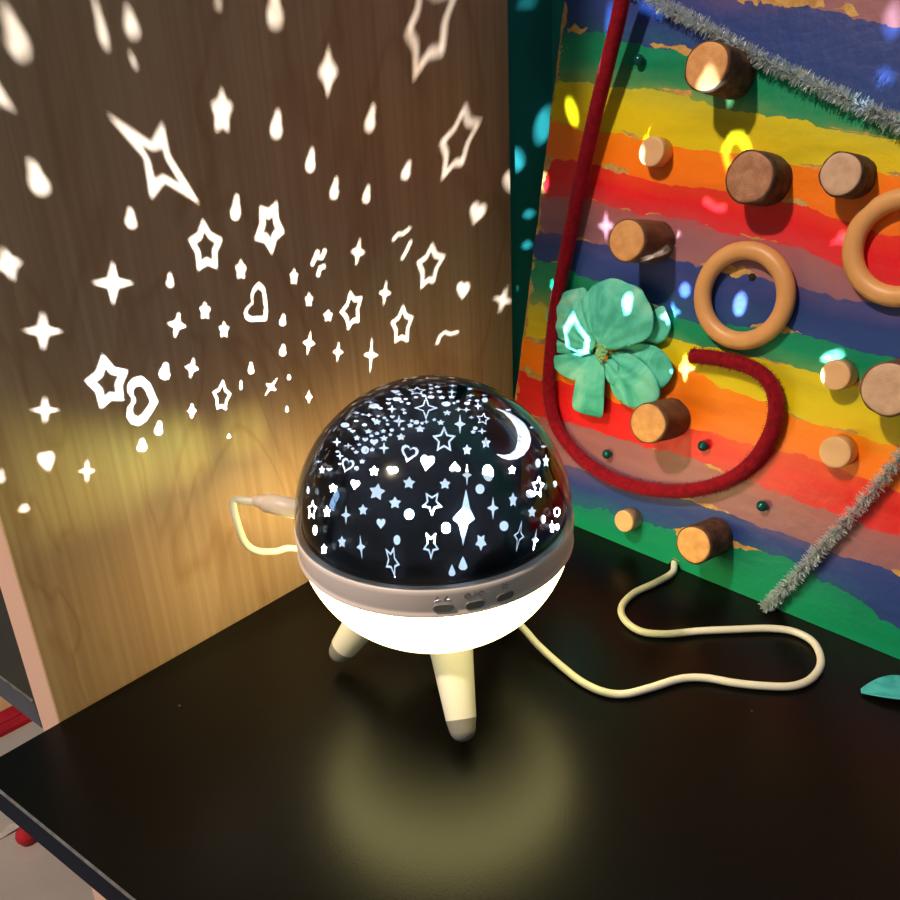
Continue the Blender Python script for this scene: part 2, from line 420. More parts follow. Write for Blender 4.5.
def on_dome(px, py):
    v = ray(px, py); oc = CAM - C; b = v.dot(oc); c = oc.dot(oc) - RD*RD; D = b*b - c
    return None if D < 0 else CAM + v*(-b - math.sqrt(D))
def par(P):
    d = (P - C).normalized(); th = math.acos(max(-1, min(1, d.z))); ph = math.atan2(d.y, d.x)
    return (th*math.cos(ph), th*math.sin(ph))
def tgt(surface):
    if surface == 'P': return lambda x, y: par(onp(x, y, PP, PN))
    if surface == 'B': return lambda x, y: par(onb(x, y))
    if surface == 'W': return lambda x, y: par(onp(x, y, V3((WX, 0, 0)), V3((1, 0, 0))))
    if surface[0] == 'B': return lambda x, y: par(onb(x, y, float(surface[1:])))
    if surface == 'T': return lambda x, y: par(onp(x, y, V3((0, .396, 0)), PN))
    def g(x, y):
        P = on_dome(x, y); return None if P is None else par(P)
    return g
# 2-D outlines in pixels
def ell(cx, cy, w, h, rot=0, n=12):
    c, s = math.cos(math.radians(rot)), math.sin(math.radians(rot))
    return [(cx + c*w/2*math.cos(2*PI*k/n) - s*h/2*math.sin(2*PI*k/n), cy + s*w/2*math.cos(2*PI*k/n) + c*h/2*math.sin(2*PI*k/n)) for k in range(n)]
def star(cx, cy, w, h, rot=0, n=5, inner=.45):
    o = []
    c, s = math.cos(math.radians(rot)), math.sin(math.radians(rot))
    for k in range(2*n):
        r = 1 if k % 2 == 0 else inner; a = -PI/2 + PI*k/n
        x, y = r*math.cos(a)*w/2, r*math.sin(a)*h/2
        o.append((cx + c*x - s*y, cy + s*x + c*y))
    return o
def heart(cx, cy, w, h, rot=0, n=18):
    o = []; c, s = math.cos(math.radians(rot)), math.sin(math.radians(rot))
    for k in range(n):
        t = 2*PI*k/n; x = 16*math.sin(t)**3/32*w; y = -(13*math.cos(t)-5*math.cos(2*t)-2*math.cos(3*t)-math.cos(4*t)+2.5)/29*h
        o.append((cx + c*x - s*y, cy + s*x + c*y))
    return o
def tips5(t, k=.48):
    # star polygon from its five tips in order
    cx = sum(p[0] for p in t)/len(t); cy = sum(p[1] for p in t)/len(t); o = []
    for i in range(len(t)):
        a, b = t[i], t[(i+1) % len(t)]; o.append(a)
        mx, my = (a[0]+b[0])/2, (a[1]+b[1])/2; kk = k/.62 if len(t) == 5 else k
        o.append((cx + (mx-cx)*min(1, kk), cy + (my-cy)*min(1, kk)))
    return o
def shrink(poly, k):
    cx = sum(p[0] for p in poly)/len(poly); cy = sum(p[1] for p in poly)/len(poly)
    return [(cx + (x-cx)*k, cy + (y-cy)*k) for x, y in poly]
HOLES = []      # (outer param polygon, [inner param polygons], centre, radius)
def hole(surface, outer, inner=None, check=False):
    g = tgt(surface)
    o = [g(*p) for p in outer]
    if any(p is None for p in o): return False
    if max(math.hypot(*p) for p in o) > math.radians(88): return False
    c = (sum(p[0] for p in o)/len(o), sum(p[1] for p in o)/len(o)); r = max(math.hypot(p[0]-c[0], p[1]-c[1]) for p in o)
    if r > .75: return False
    if check:
        for (_, _, c2, r2, _s) in HOLES:
            k = .62 if _s != surface else .4
            if math.hypot(c[0]-c2[0], c[1]-c2[1]) < (r + r2)*k: return False
    i = [g(*p) for p in inner] if inner else None
    HOLES.append((o, i, c, r, surface)); return True
H = hole
# on the wooden panel
t = [(108,115),(152,144),(163,124),(169,155),(199,203),(164,181),(151,198),(145,158)]
H('P', t, [(138,141),(152,149),(163,146),(166,158),(183,187),(164,176),(154,181),(149,160)])
def sout(t, k=.48, th=.62): o = tips5(t, k); H('P', o, shrink(o, th))
sout([(203,220),(222,239),(217,268),(198,270),(189,240)], th=.66)
sout([(260,207),(277,202),(284,232),(272,254),(255,239)], th=.5)
sout([(103,355),(127,371),(123,400),(101,408),(86,381)], th=.62)
sout([(465,104),(481,121),(463,165),(442,180),(440,142)], th=.76)
sout([(405,33),(420,-26),(462,-18),(444,54),(414,80)], th=.74)
sout([(432,243),(445,256),(434,283),(421,289),(417,262)], th=.72)
sout([(350,291),(362,297),(359,322),(348,330),(340,312)], th=.70)
sout([(403,305),(413,317),(408,342),(395,343),(391,322)], th=.72)
sout([(223,380),(231,394),(226,410),(217,409),(213,392)], th=.78)
o = [(x/3, 250+y/3) for x, y in [(778,98),(762,112),(754,135),(756,160),(740,174),(733,190),(737,206),(752,213),(799,211),(802,180),(798,145),(794,115)]]; H('P', o, shrink(o, .78))
o = [(x/3, 250+y/3) for x, y in [(425,381),(402,386),(387,402),(386,424),(398,444),(398,456),(386,474),(383,500),(395,519),(415,526),(436,512),(454,486),(472,456),(460,428),(447,400)]]; H('P', o, shrink(o, .68))
for a in [(14,32,24,58,-20),(100,22,9,56,-14),(131,22,16,30,-10),(133,60,5,14,-20),(218,2,8,10,0),(275,8,18,40,0),(37,177,20,38,-18),
          (277,124,13,28,8),(131,218,11,20,0),(236,207,10,26,4),(170,280,7,14,0),(371,118,11,28,12),(311,160,10,24,8),
          (335,188,9,22,10),(367,194,8,18,12),(407,170,9,19,18),(165,371,11,17,10),(159,428,8,14,10),(142,445,10,13,0),(24,508,9,8,0),
          (0,476,7,14,0),(251,368,6,12,0),(289,377,4,5,0),(287,409,3,6,0),(283,350,7,12,8),(229,436,4,4,0),(241,385,3,9,0),(283,320,7,12,10)]:
    cx_, cy_, w_, h_, ro_ = a; k_ = .86
    c_, s_ = math.cos(math.radians(ro_)), math.sin(math.radians(ro_))
    q_ = [(-.12, -.5), (.14, -.44), (.26, -.2), (.30, .02), (.5, .2), (.42, .42), (.1, .5), (-.3, .46), (-.48, .26), (-.42, .02), (-.28, -.14), (-.24, -.36)]
    if h_ > 5: q_ = [(x_, y_) if (a[0] % 2) else (-x_, y_) for x_, y_ in q_]
    H('P', [(cx_ + (c_*x_*w_ - s_*y_*h_)*k_*1.08, cy_ + (s_*x_*w_ + c_*y_*h_)*k_*1.1) for x_, y_ in q_])
for a in [(222,112,22,46,0,5,.6),(328,72,20,48,0,4,.55),(8,264,26,34,-15,4,.5),(205,311,11,18,0,5,.55),(224,330,10,17,0,5,.55),(241,270,11,20,0,5,.6),(294,277,8,16,0,5,.6),
          (309,300,8,14,0,5,.6),(328,316,9,12,0,5,.6),(192,411,8,15,0,4,.5)]:
    H('P', star(*a))
for a in [(113,283,40,42,0,4,.3),(43,331,38,38,0,4,.3),(177,325,18,26,10,4,.35),(192,368,13,20,10,4,.4),(45,410,27,27,0,4,.25),(87,471,16,24,0,4,.25),
          (358,252,14,28,8,4,.35),(385,293,12,26,6,4,.3),(309,343,12,24,8,4,.35),(338,352,10,20,5,4,.35),(371,355,14,36,3,4,.22),(271,387,12,22,35,4,.25),(309,397,7,13,0,4,.45),
          (503,300,20,28,15,4,.3)]:
    H('P', star(*a))
for a in [(477,214,15,22,15),(463,291,12,17,5),(47,462,14,20,-10)]: H('P', heart(*a))
def line(surface, pts, w):
    L = []; Rr = []
    for i, (x, y) in enumerate(pts):
        a = pts[max(0, i-1)]; b = pts[min(len(pts)-1, i+1)]; dx, dy = b[0]-a[0], b[1]-a[1]; l = math.hypot(dx, dy)
        L.append((x - dy/l*w/2, y + dx/l*w/2)); Rr.append((x + dy/l*w/2, y - dx/l*w/2))
    H(surface, L + Rr[::-1])
line('P', [(393,240),(398,234),(403,234),(410,228)], 2.2); line('P', [(411,241),(407,250),(402,259)], 2.2)
line('P', [(312,265),(315,258),(318,251)], 3); line('P', [(318,257),(322,258),(325,250)], 3); line('P', [(325,266),(320,268),(318,276)], 3)
line('P', [(437,344),(440,336),(445,332),(450,334),(458,332)], 2.2)
# on the painted board, flower, teal wall
for a in [(610,20,8,34,4),(572,112,10,28,-16),(740,304,12,24,10),(685,290,10,14,0),
          (893,20,16,34,0),(730,100,4,10,0),
          (652,134,5,12,0),(553,285,5,10,0)]:
    H('B', ell(*a))
for a in [(673,312,16,20,0,4,.4),(685,368,18,28,0,4,.4),(606,226,16,30,0,4,.35),(673,234,16,28,0,4,.35),(883,80,24,24,10,5,.6),(843,238,26,16,-25,4,.35)]:
    H('B', star(*a))
H('B', ell(544, 182, 8, 18, 5))
H('B.030', [(708,66),(716,74),(719,92),(700,92),(696,86)]); H('B.008', ell(824, 376, 10, 30, 0)); H('B.009', ell(640, 160, 8, 16, -20)); H('B.014', ell(627, 304, 9, 20, 0)); H('B', ell(832, 356, 22, 9, -20))
o = [(568,322),(580,303),(588,318),(597,330),(594,348),(582,350),(572,343)]; H('B', o, shrink(o, .7))
o = [(727,170),(722,150),(730,134),(742,133),(750,146),(749,168),(744,168),(744,148),(738,140),(731,143),(728,155),(732,170)]; H('B', o)
line('B', [(704,200),(716,208),(726,208)], 5)
line('B', [(640,2),(650,6),(664,12)], 9)
for a in [(546,116,11,36,-5),(516,160,14,22,-20),(529,214,10,5,20),(527,245,8,5,30),(528,1,20,5,0)]: H('T' if a[0] < 541 else 'W', ell(*a))
# shapes seen on the side of the dome that faces the room
def DS(a, inner=None, chk=True):
    if H('D', a, inner, chk): return
moon = [(494,408),(512,414),(526,426),(531,441),(526,453),(515,460),(502,459),(496,454),(507,456),(516,451),(520,441),(518,429),(509,417)]
moon = [(495,408),(505,411),(515,416),(524,423),(529,431),(531,440),(529,448),(524,455),(517,459),(509,460),(502,458),(496,454),(504,455),(510,454),(515,450),(517,444),(518,436),(516,428),(511,420),(504,413)]
DS(moon, None, False)
o = [(466,489),(470,508),(475,519),(468,524),(463,546),(459,524),(453,519),(462,508)]; DS(o, None, False)
big = [('o5',444,440,25,28,0),('o5',432,503,22,26,180),('o5',431,545,17,30,180),('o5',392,561,15,34,170),('o4',426,408,25,24,0),('o5',417,391,20,9,0),
       ('oh',409,454,18,17,15),('oh',347,466,13,15,20),('o5',312,510,10,22,5),('o5',483,419,15,13,10),('o5',538,487,13,25,5),('o4',519,536,11,33,10),('or',557,512,6,10,0),
       ('h',427,463,14,17,10),('h',455,467,11,11,180),('4',467,475,10,22,0),('e',488,473,11,17,-8),('5',377,492,17,18,10),('5',409,483,13,13,5),('5',395,503,13,13,0),
       ('4',346,515,10,20,0),('5',363,510,10,12,0),('e',409,514,10,11,0),('h',355,485,9,10,10),('5',333,488,9,10,0),('5',327,512,8,12,0),('e',397,540,7,10,0),('h',381,524,9,11,0),
       ('4',361,547,9,25,-5),('5',342,542,9,13,0),('5',324,549,6,11,0),('e',315,530,4,10,0),('e',316,555,4,9,0),('4',384,448,11,13,0),('4',399,421,13,13,0),('5',401,437,10,8,0),
       ('e',365,450,8,8,0),('4',337,442,10,10,0),('5',357,438,7,6,0),('5',377,422,9,7,0),('5',420,429,11,8,0),('4',392,409,10,9,0),('e',397,399,9,4,0),('e',374,406,11,5,0),('5',374,471,10,11,0),
       ('4',460,424,12,20,0),('5',500,433,7,10,0),('5',486,443,10,12,0),('5',467,450,10,12,0),('5',445,484,12,12,0),('e',480,489,9,10,0),('5',512,470,8,10,0),('e',530,494,8,8,0),('5',513,500,9,16,0),
       ('4',493,508,12,23,0),('5',532,512,9,12,0),('e',543,519,5,8,0),('5',552,527,5,13,0),('e',446,528,9,11,0),('e',504,526,9,10,0),('4',535,540,7,23,8),('5',481,542,12,18,180),
       ('d',463,563,9,14,0),('d',452,570,7,12,0),('4',452,392,9,7,0),('e',446,404,9,5,0),('e',470,390,12,5,0),('4',478,406,8,9,0),('e',485,400,6,5,0),('5',546,461,7,14,0),('e',538,463,5,9,0),
       ('o5',537,437,12,9,20),('e',555,484,4,7,0),('e',557,527,4,6,0),('e',510,401,8,4,20),('e',518,410,9,5,35),('e',431,397,7,3,0),('e',405,387,10,3,0),
       ('5',326,435,8,6,0),('e',345,425,9,5,0),('5',354,412,9,5,0),('e',318,450,5,6,0),('5',322,470,7,9,0),('e',308,490,3,8,0),('e',306,470,3,8,0),('e',330,420,8,4,-25),
       ('e',378,397,9,3,0),('e',388,388,9,3,0),('4',340,456,8,9,0),('e',460,382,9,2,0),('e',490,388,9,3,10),('e',395,470,6,6,0)]
for k, x, y, w, h, r in big:
    if k[0] == 'o':
        o = {'5': star, '4': None, 'h': None, 'r': None}[k[1]]
        o = star(x, y, w, h, r, 5, .5) if k[1] == '5' else star(x, y, w, h, r, 4, .36) if k[1] == '4' else heart(x, y, w, h, r) if k[1] == 'h' else ell(x, y, w, h)
        DS(o, shrink(o, .68))
    elif k == '5': DS(star(x, y, w, h, r, 5, .55))
    elif k == '4': DS(star(x, y, w, h, r, 4, .32))
    elif k == 'h': DS(heart(x, y, w, h, r))
    elif k == 'd': DS([(x, y-h/2), (x+w*.35, y), (x+w/2, y+h*.3), (x+w*.25, y+h/2), (x-w*.25, y+h/2), (x-w/2, y+h*.3), (x-w*.35, y)])
    else: DS(ell(x, y, w, h, r))

rnd = random.Random(3)
for _ in range(2600):
    if rnd.random() < .75: x, y = rnd.uniform(300, 440), rnd.uniform(376, 470)
    else: x, y = rnd.uniform(440, 545), rnd.uniform(376, 450)
    k = min(1, math.hypot(x-434, y-513)/126)
    if k < .7: continue
    wv = rnd.uniform(5, 9); hh = wv*max(.35, 1.2 - k*k*.8)
    kk = rnd.choice('5544eh')
    p_ = star(x, y, wv, hh, 0, 5, .5) if kk == '5' else star(x, y, wv*1.2, hh*1.2, 0, 4, .32) if kk == '4' else heart(x, y, wv, hh) if kk == 'h' else ell(x, y, wv*.7, hh*.7)
    g = tgt('D'); o = [g(*p) for p in p_]
    if any(p is None for p in o): continue
    c = (sum(p[0] for p in o)/len(o), sum(p[1] for p in o)/len(o)); rr_ = max(math.hypot(p[0]-c[0], p[1]-c[1]) for p in o)
    if rr_ > .2 or any(math.hypot(c[0]-h_[2][0], c[1]-h_[2][1]) < (rr_ + h_[3])*.82 for h_ in HOLES): continue
    H('D', p_)
def build_dome():
    pts = []; edges = []; faces = []
    TH = math.radians(89.2); nr = 44
    pts.append((0, 0))
    rim = []
    for i in range(1, nr+1):
        th = TH*i/nr; n = max(8, int(2*PI*math.sin(th)/math.radians(2.6)))
        if i == nr: n = 180
        for k in range(n):
            a = 2*PI*(k + .5*(i % 2))/n
            if i == nr: rim.append(len(pts))
            pts.append((th*math.cos(a), th*math.sin(a)))
    faces.append(list(rim)); kinds = [('rim', 0)]
    for hi, (o, inn, c, r, s) in enumerate(HOLES):
        for poly, kd in ((o, 'o'), (inn, 'i')):
            if not poly: continue
            if sum(poly[i][0]*poly[(i+1) % len(poly)][1] - poly[(i+1) % len(poly)][0]*poly[i][1] for i in range(len(poly))) < 0: poly = poly[::-1]
            # subdivide long edges so that outlines stay on the sphere
            fine = []
            for i in range(len(poly)):
                a, b = poly[i], poly[(i+1) % len(poly)]
                m_ = max(1, int(math.hypot(a[0]-b[0], a[1]-b[1])/.04))
                for j in range(m_): fine.append((a[0]+(b[0]-a[0])*j/m_, a[1]+(b[1]-a[1])*j/m_))
            n0 = len(pts); pts.extend(fine); faces.append(list(range(n0, n0+len(fine)))); kinds.append((kd, hi))
    vo, eo, fo, ov, oe, of = delaunay_2d_cdt([Vector(p) for p in pts], [], faces, 1, 1e-6)
    V = []
    for p in vo:
        th = p.length; ph = math.atan2(p.y, p.x)
        V.append(C + RD*V3((math.sin(th)*math.cos(ph), math.sin(th)*math.sin(ph), math.cos(th))))
    FA = []; MI = []
    for face, src in zip(fo, of):
        if not src: continue
        cnt = {}
        outer = any(kinds[s][0] == 'o' for s in src)
        hi_in = {kinds[s][1] for s in src if kinds[s][0] == 'i'}; hi_out = {kinds[s][1] for s in src if kinds[s][0] == 'o'}
        is_hole = bool(hi_out - hi_in)
        FA.append(tuple(face)); MI.append(1 if is_hole else 0)
    return V, FA, MI
V_, F_, MI_ = build_dome()
dome = mesh('star_dome', V_, F_, None, lamp, mats=[M['dome'], M['film']], midx=MI_)
# black glossy rim strip under the pattern
v, f = lathe([(.0618, .0004), (RD+.0003, .0004), (RD+.0003, .0022), (.0618, .0022)], C, 128, caps=False)
mesh('dome_rim', v, f, M['dome'], lamp)
# legs
def leg(top, foot, r0, r1):
    ax = (foot - top).normalized(); L = (foot - top).length
    pts, rad = [], []
    cut = .80
    for i in range(9):
        t_ = cut*i/8; pts.append(top + ax*L*t_); rad.append(r0 + (r1-r0)*t_)
    q = MB(); q.tube(pts, rad, 32, False); lg = q.build('leg', M['white_plastic'], lamp)
    pts = [top + ax*L*cut]; rad = [r0+(r1-r0)*cut + .00002]
    end = L + r1*.15; c0 = end - r1
    for i in range(1, 9):
        a = PI/2*i/8; pts.append(top + ax*(c0 + r1*math.sin(a))); rad.append(max(1e-4, r1*math.cos(a)))
    q = MB(); q.tube(pts, rad, 32, False); q.build('rubber_foot', M['grey_rubber'], lg)
feet = [onz(464, 740, .006), onz(336, 658, .006)]
d1, d2v = feet[0]-C, feet[1]-C
az = [math.atan2(d1.y, d1.x), math.atan2(d2v.y, d2v.x), None]
az[2] = (az[0]+az[1])/2
if math.cos(az[2]-az[0]) > 0: az[2] += PI
rf = [math.hypot(d1.x, d1.y), math.hypot(d2v.x, d2v.y)]; rf.append(sum(rf)/2)
LEGDIRS = []
for a, r in zip(az, rf):
    u = V3((math.cos(a), math.sin(a), 0)); b_ = V3((C.x, C.y, 0))
    top = b_ + u*.031 + ZUP*.042; foot = b_ + u*r + ZUP*.0062
    leg(top, foot, .0108, .0062); LEGDIRS.append(foot)
# ring buttons with small icons
def on_ring(px, py, rr):
    v = ray(px, py); z0 = C.z - .0065
    oc = CAM - C; b = v.dot(oc); c = oc.dot(oc) - rr*rr; D = b*b - c
    return CAM + v*(-b - math.sqrt(max(0, D)))
def ring_frame(px, py):
    P = on_ring(px, py, R+.0006); n = (P - C).normalized(); t_ = ZUP.cross(n).normalized(); u = n.cross(t_)
    return P, n, t_, u
def plate(pts2, fr, h0, h1, name, material, parent):
    P, n, t_, u = fr; k = len(pts2)
    v = [P + t_*x + u*y + n*h0 for x, y in pts2] + [P + t_*x*.9 + u*y*.85 + n*h1 for x, y in pts2]
    f = [tuple(range(k, 2*k)), tuple(reversed(range(k)))] + [(i, (i+1) % k, k+(i+1) % k, k+i) for i in range(k)]
    return mesh(name, v, f, material, parent, smooth=False)
def pill(w, h, n=8):
    r = h/2; o = []
    for i in range(n+1): a = -PI/2 + PI*i/n; o.append((w/2-r + r*math.cos(a), r*math.sin(a)))
    for i in range(n+1): a = PI/2 + PI*i/n; o.append((-w/2+r + r*math.cos(a), r*math.sin(a)))
    return o
def strokes(polys, fr, w, name):
    P, n, t_, u = fr; q = MB()
    for pl in polys: q.tube([P + t_*x + u*y for x, y in pl], w, 6)
    return q.build(name, M['icon'], ringo)
def circ(cx, cy, r, n=14, a0=0, a1=2*PI): return [(cx + r*math.cos(a0+(a1-a0)*i/n), cy + r*math.sin(a0+(a1-a0)*i/n)) for i in range(n+1)]
for (x, y, ix, iy, k) in ((443, 608, 442, 598, 0), (475, 604.5, 474, 594.5, 1), (505, 596, 505, 586, 2)):
    fr = ring_frame(x, y); plate(pill(.0092, .0046), fr, -.0004, .0004, 'button', M['button'], ringo)
    fr = ring_frame(ix, iy)
    s = .0012
    if k == 0: P_ = [[(-2.6*s, -s), (-1.6*s, .8*s), (-.6*s, -s), (-2.6*s, -s)], [(.6*s, -s), (1.6*s, .8*s), (2.6*s, -s), (.6*s, -s)]]
    elif k == 1: P_ = [circ(-2.4*s, 0, s), [(-.5*s, -s), (.5*s, s)], circ(2.4*s, 0, s, 12, .6, 5.2), [(3.2*s, .6*s), (3.2*s, 1.2*s)]]
    else: P_ = [circ(0, 0, .7*s)] + [[(1.1*s*math.cos(a), 1.1*s*math.sin(a)), (1.7*s*math.cos(a), 1.7*s*math.sin(a))] for a in (0, PI/3, 2*PI/3, PI, 4*PI/3, 5*PI/3)]
    strokes(P_, fr, .00016, 'button_icon')

# lamp's star LED, then the added leak spotlights
def plight(name, loc, power, color, radius, parent=None, typ='POINT'):
    l = bpy.data.lights.new(name, typ); l.energy = power; l.color = color; l.shadow_soft_size = radius
    o = bpy.data.objects.new(name, l); COL.objects.link(o)
    if parent: o.parent = parent; o.location = V3(loc) - wloc(parent)
    else: o.location = loc
    return o
LED_P = 25
plight('star_led', C, LED_P, (.78, .91, 1.0), .0006, lamp)
# added spotlights outside the ring, for the yellow-green glow on the panel
for (px, py, pw, ang) in ((20, 486, .15, 44), (100, 476, .16, 44), (180, 452, .11, 44), (245, 432, .06, 40)):
    T = onp(px, py, PP, PN); dirh = V3((T.x-C.x, T.y-C.y, 0)).normalized(); src = C + dirh*(R+.003) + ZUP*.002
    o = plight('added_leak_spot', src, pw, (.80, .92, .22), .003, lamp, 'SPOT'); o.data.spot_size = math.radians(ang); o.data.spot_blend = 1
    o.rotation_euler = (T - src).to_track_quat('-Z', 'Y').to_euler()

# ------------------------------------------------------------------ cable with plug
cab = empty('power_cable', tuple(onz(640, 688)), 'white power cable with plug looping behind the lamp and across the black desk', 'cable')
z = .086
pp = [onz(250, 501.5, z), onz(233, 499, z-.001)]
loop = [onz(255, 501.8, z), onz(245, 500.8, z), onz(236, 500, .0855), onz(233, 505, .0835), onp(237, 522, V3((0, .362, 0)), PN), onp(244, 541, V3((0, .362, 0)), PN), onp(256, 550.5, V3((0, .360, 0)), PN), onp(275, 551.5, V3((0, .358, 0)), PN), onp(296, 549, V3((0, .354, 0)), PN)]
loop += [V3((.275, .340, .030)), V3((.283, .312, .014)), V3((.292, .28, .010)), onz(505, 612, .012), onz(522, 627, .010), onz(538, 645, .006)]
tail = [(560, 665), (582, 682), (604, 692), (625, 694), (650, 688), (680, 679), (705, 678), (735, 683), (765, 686), (793, 686), (812, 678), (821, 662), (814, 643), (795, 632), (770, 628.5), (735, 629.5), (700, 631), (665, 634), (640, 631), (624, 619), (622, 606), (634, 593), (655, 583), (672, 573)]
loop += [onz(x, y, .0023) for x, y in tail]
e1 = onz(672, 573, .0023)
# ends by running along the foot of the board
loop += [e1 + V3((.010, .004, 0)), e1 + V3((.026, .012, 0)), e1 + V3((.05, .012, 0)), e1 + V3((.075, -.01, 0)), e1 + V3((.08, -.05, 0))]
CE = e1
q = MB(); q.tube(catmull(loop, 8), .0020, 14); q.build('cord', M['cable'], cab)
a, b = onz(265, 502.6, z), onz(296, 509, z-.001)
ax = (b - a).normalized()
q = MB()
q.tube([a - ax*.0065, a - ax*.0064, a - ax*.0035, a - ax*.0034, a, a + ax*.0002], [.0020, .0027, .0030, .0034, .0036, .0036], 20)
q.build('strain_relief', M['plug'], cab)
q = MB(); q.tube([a, a + ax*.0006, a + ax*.010, a + ax*.028], [.0036, .0048, .0052, .0052], 24); q.build('plug', M['plug'], cab)

# ------------------------------------------------------------------ painted board
UL, UR, VT, BT = buv(onb(540, 200))[0], .36, .47, .009
colsx = [(558, [-62, 24, 77, 122, 156, 195, 233, 262, 308, 345, 376, 416, 458, 492]),
         (690, [-16, 52, 95, 146, 187, 219, 259, 322, 343, 368, 428, 458, 500, 531]),
         (800, [2, 70, 124, 164, 203, 248, 287, 333, 368, 420, 455, 500, 540, 562]),
         (890, [24, 112, 137, 172, 238, 285, 303, 356, 386, 444, 487, 533, 571, 622])]
colsx[0][1][10:] = [380, 420, 462, 496]
BD = []
for k in range(14):
    BD.append([buv(onb(x, ys[k])) for x, ys in colsx])
def interp(pts, u):
    if u <= pts[0][0]: return pts[0][1]
    for (u0, v0), (u1, v1) in zip(pts, pts[1:]):
        if u <= u1:
            return v0 + (v1-v0)*(u-u0)/(u1-u0)
    (u0, v0), (u1, v1) = pts[-2], pts[-1]
    return v1 + (v1-v0)/(u1-u0)*.4*(u-u1)
def sval(u, v):
    vs = [interp(p, u) for p in BD]
    if v >= vs[0]: return max(0, 1 - (v-vs[0])/.045) if v - vs[0] < .045 else 0.02
    for k in range(13):
        if v >= vs[k+1]: return k + 1 + (vs[k]-v)/max(1e-5, vs[k]-vs[k+1])
    return 14 + min(.95, (vs[13]-v)/.05)
def board_mat():
    m, nt, bs = mat('rainbow_paint')
    at = N(nt, 'ShaderNodeAttribute'); at.attribute_name = 'stripe'
    v = coords(nt)
    def noi(scale, det=4, dist=0, vec=v):
        n = N(nt, 'ShaderNodeTexNoise'); n.inputs['Scale'].default_value = scale; n.inputs['Detail'].default_value = det; n.inputs['Distortion'].default_value = dist
        nt.links.new(vec, n.inputs['Vector']); return n.outputs['Fac']
    def madd(a, k, b=None, op='MULTIPLY_ADD', c=0.0):
        q = N(nt, 'ShaderNodeMath', operation=op); nt.links.new(a, q.inputs[0]); q.inputs[1].default_value = k
        if b is not None: nt.links.new(b, q.inputs[2])
        else: q.inputs[2].default_value = c
        return q.outputs[0]
    n1 = noi(28, 3); n2 = noi(150, 6)
    s1 = madd(n1, .46, at.outputs['Fac']); s2 = madd(n2, .20, s1)
    off = madd(s2, 1.0, None, 'MULTIPLY_ADD', -.33)
    fac = madd(off, 1/15, None, 'MULTIPLY_ADD', 0)
    mauve, blue, green, yel, ora, red = srgb(158, 104, 112), srgb(44, 66, 138), srgb(0, 142, 98), srgb(226, 204, 14), srgb(255, 128, 8), srgb(232, 26, 34)
    cols = [mauve, blue, green, yel, ora, red, mauve, blue, green, yel, ora, red, mauve, blue, green]
    stops = [(k/15, c) for k, c in enumerate(cols)]
    base = ramp(nt, fac, stops, 'CONSTANT')
    base2 = ramp(nt, fac, [((k+.5)/15, c) for k, c in enumerate(cols)], 'LINEAR')
    vs0 = coords(nt, (1, .22, 1)); mx0 = N(nt, 'ShaderNodeMix', data_type='RGBA'); nt.links.new(ramp(nt, noi(34, 4, .8, vs0), [(.42, (.06, .06, .06, 1)), (.66, (.6, .6, .6, 1))]), mx0.inputs[0])
    nt.links.new(base, mx0.inputs[6]); nt.links.new(base2, mx0.inputs[7])
    # brush strokes: lighter and darker streaks of pigment, greenish streaks in the yellow
    vs = coords(nt, (1, .16, 1))
    st = noi(60, 4, .4, vs)
    tone = ramp(nt, st, [(.3, (.78, .78, .78, 1)), (.5, (1, 1, 1, 1)), (.75, (1.0, 1.0, 1.0, 1))])
    mx = N(nt, 'ShaderNodeMix', data_type='RGBA', blend_type='MULTIPLY'); mx.inputs[0].default_value = .8
    nt.links.new(mx0.outputs[2], mx.inputs[6]); nt.links.new(tone, mx.inputs[7])
    # bare wood at ragged joins between two stripes
    fr = N(nt, 'ShaderNodeMath', operation='FRACT'); nt.links.new(off, fr.inputs[0])
    pg = N(nt, 'ShaderNodeMath', operation='PINGPONG'); nt.links.new(fr.outputs[0], pg.inputs[0]); pg.inputs[1].default_value = .5
    patch = ramp(nt, noi(22, 3), [(.55, (0, 0, 0, 1)), (.68, (1, 1, 1, 1))])
    fine = noi(240, 5)
    th = N(nt, 'ShaderNodeMath', operation='MULTIPLY'); nt.links.new(patch, th.inputs[0]); nt.links.new(fine, th.inputs[1])
    th2 = madd(th.outputs[0], .24, None, 'MULTIPLY_ADD', 0)
    lt = N(nt, 'ShaderNodeMath', operation='LESS_THAN'); nt.links.new(pg.outputs[0], lt.inputs[0]); nt.links.new(th2, lt.inputs[1])
    # ragged bare wood along the left edge
    ae = N(nt, 'ShaderNodeAttribute'); ae.attribute_name = 'edge'
    eg = madd(n2, 1.6, ae.outputs['Fac']); eg2 = madd(n1, 1.6, eg)
    le = N(nt, 'ShaderNodeMath', operation='LESS_THAN'); nt.links.new(eg2, le.inputs[0]); le.inputs[1].default_value = 1.62
    mxm = N(nt, 'ShaderNodeMath', operation='MAXIMUM'); nt.links.new(lt.outputs[0], mxm.inputs[0]); nt.links.new(le.outputs[0], mxm.inputs[1])
    wood = ramp(nt, fine, [(.3, srgb(176, 128, 66)), (.7, srgb(216, 172, 100))])
    fin = N(nt, 'ShaderNodeMix', data_type='RGBA'); nt.links.new(mxm.outputs[0], fin.inputs[0])
    nt.links.new(mx.outputs[2], fin.inputs[6]); nt.links.new(wood, fin.inputs[7])
    nt.links.new(fin.outputs[2], bs.inputs['Base Color'])
    bs.inputs['Roughness'].default_value = .38
    bs.inputs['Specular IOR Level'].default_value = .4
    hs = madd(st, .6, n2)
    bump(nt, bs, hs, .35, .0012)
    return m
M['board'] = board_mat()
M['board_side'] = mottled('board_side_wood', srgb(160, 118, 70), srgb(190, 146, 92), 60, .7, stretch=(1, 1, .2))
